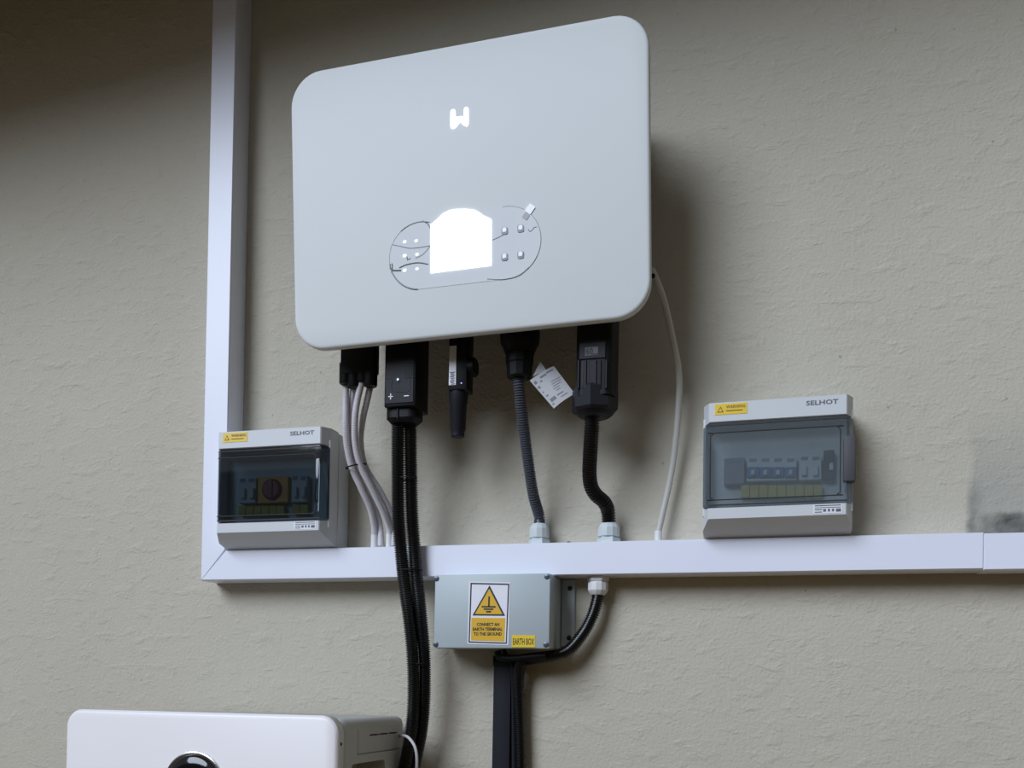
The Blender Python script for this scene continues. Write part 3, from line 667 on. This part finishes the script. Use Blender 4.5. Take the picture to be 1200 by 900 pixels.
# ------------------------------------------------------------------ black runs below the earth box
a, b = at(577.5, 830, .022), at(598, 830, .022)
t = thing('cable_duct', (a.x, 0, .0), 'flat anthracite duct going down the wall below the earth box', 'trunking')
zt = at(588, 768, .022).z
G().box(a.x, b.x, -.022, -.0005, .35, zt, .0015).build('duct', M['trunk_dark'], t)
G().box(a.x-.001, b.x+.001, -.0235, -.0004, zt-.0155, zt-.0005, .001, 1).build('duct_collar', M['black'], t)
o = G().tube([g3]+path([(699.5, 704, .024), (694, 722, .026), (684, 741, .028), (667, 761, .034), (648, 768.5, .037), (625, 771.5, .037), (612.5, 775, .034), (607.5, 792, .026), (608, 830, .020), (609.5, 880, .018), (610, 960, .018)]), .0089, 16, pitch=.0033, depth=.18).build('corrugated_conduit', M['conduit_black'])
tag(o, 'black conduit curving from the lower white gland under the earth box and down', 'conduit')
o = G().tube(path([(590, 762, .036), (594, 769, .038), (600, 780, .030), (601.5, 800, .022), (602, 840, .018), (602.5, 960, .018)]), .0034, 10).build('black_cable', M['black_face'])
tag(o, 'thin black cable squeezed between the flat duct and the curved conduit', 'cable')
o = G().tube(path([(583, 763, .045), (586, 770, .045), (600, 771.5, .047), (618, 770, .052), (640, 768, .055)]), .0055, 12).build('black_cable', M['black'])
tag(o, 'short black cable lying along the top of the flat duct', 'cable')

# ------------------------------------------------------------------ battery
FD = .262
bx0 = at(76.5, 880, FD).x; bx1 = at(399.5, 880, FD-.012).x; bzt = at(230, 834.7, FD).z
bt = thing('storage_battery', ((bx0+bx1)/2, -.12, 0), 'white floor battery with a round black dial at the lower left', 'battery')
bw = bx1-bx0; bcx = (bx0+bx1)/2; bz0 = .25; bh = bzt-bz0; bcz = (bzt+bz0)/2
def bf(ins, y): return ringy(rrect(bw-2*ins, bh-2*ins, .024-ins*.7, 8, bcx, bcz), y)
fc = G().loft([bf(.0045, -FD), bf(.0015, -FD+.0012), bf(.0, -FD+.004)], (True, False)).build('front_cover', M['battery'], bt, angle=60)
dc = at(227.2, 921, FD); r_ = (at(260.2, 921, FD).x-dc.x)
G().loft([bf(.0, -FD+.004), bf(.0, -FD+.020), bf(.004, -FD+.024), bf(.02, -FD+.025)], (False, True)).build('cover_rim', M['battery_rim'], bt, angle=60)
bs = G().box(bx0+.004, bx1-.003, -FD+.0252, -.020, bz0, bzt-.0045, .012, 4).build('housing', M['battery_side'], bt)
def side(px, py, ins=0.):
    """pixel -> point on the battery's right flank"""
    r = rt*((px-CX)/F)+up*(-(py-CY)/F)+fw; x = bx1-.003-ins; return EYE+r*((x-EYE.x)/r.x)
X1 = bx1-.003
def flank(pts, ins, out, name, m, par=bs):
    q = [side(*p) for p in pts]
    return G().loft([[Vector((X1-ins, p.y, p.z)) for p in q], [Vector((X1+out, p.y, p.z)) for p in q]]).build(name, M[m], par, flat=True)
pk = [side(x, y) for x, y in ((412, 895), (451, 890.5))]
yy0, yy1, zz1 = pk[0].y, pk[1].y, (pk[0].z+pk[1].z)/2
cut(bs, [G().box(X1-.045, X1+.02, yy0, yy1, zz1-.07, zz1, .006)])
s0, s1_ = side(432.5, 861), side(465.5, 859)
zs = (s0.z+s1_.z)/2; L3 = (s1_.y-s0.y)/3
cut(bs, [G().box(X1-.012, X1+.02, s0.y+L3*i+.0015, s0.y+L3*(i+1)-.0015, zs-.0011, zs+.0011) for i in range(3)])
p0, p1 = side(418.5, 882.5), side(474, 878); zz = (p0.z+p1.z)/2
cut(bs, [G().box(X1-.003, X1+.02, p0.y, p1.y+.01, zz-.0008, zz+.0008)])
p0 = side(419.5, 862); cut(bs, [G().box(X1-.003, X1+.02, p0.y-.0007, p0.y+.0007, zz, bzt-.02)])
g = G().box(X1-.044, X1-.010, yy0+.012, yy0+.02, zz1-.07, zz1-.012, .001, 1).build('socket_post', M['module'], bs)
G().box(X1-.044, X1-.016, yy0+.030, yy0+.040, zz1-.07, zz1-.018, .001, 1).build('socket_post', M['dark'], bs)
# rim screw
p = at(398.2, 872, FD-.012); G().lathe([(-.001, .0022), (.0006, .0022)], (bx1, -FD+.012, p.z), (1, 0, 0), 12).build('rim_screw', M['dark'], bt)
# dial
G().lathe([(0, r_*1.10), (.0018, r_*1.08), (.0026, r_*1.03), (.0022, r_*.985)], (dc.x, -FD, dc.z), (0, -1, 0), 64, caps=(True, False)).build('dial_ring', M['chrome'], bt)
G().lathe([(.0005, r_*.99), (.0022, r_*.985), (.0048, r_*.90), (.0066, r_*.6), (.0074, r_*.2)], (dc.x, -FD, dc.z), (0, -1, 0), 64).build('dial_lens', M['gloss_black'], bt, angle=70)
for sx_ in (bx0+.05, bx1-.05):
    G().box(sx_-.03, sx_+.03, -FD+.04, -.04, .0005, bz0+.001, .003).build('foot', M['battery_side'], bt)
# white lead at the battery's right flank
o = G().tube([Vector((X1-.001, side(470, 862).y, side(470, 862).z))]+path([(476.5, 863, .075), (482, 868, .086), (486.5, 876, .090), (488.5, 888, .090), (488, 905, .088), (485, 940, .085)]), .0022, 10).build('white_lead', M['conduit_white'])
tag(o, 'thin white lead looping from the back of the battery across the black conduits', 'cable')
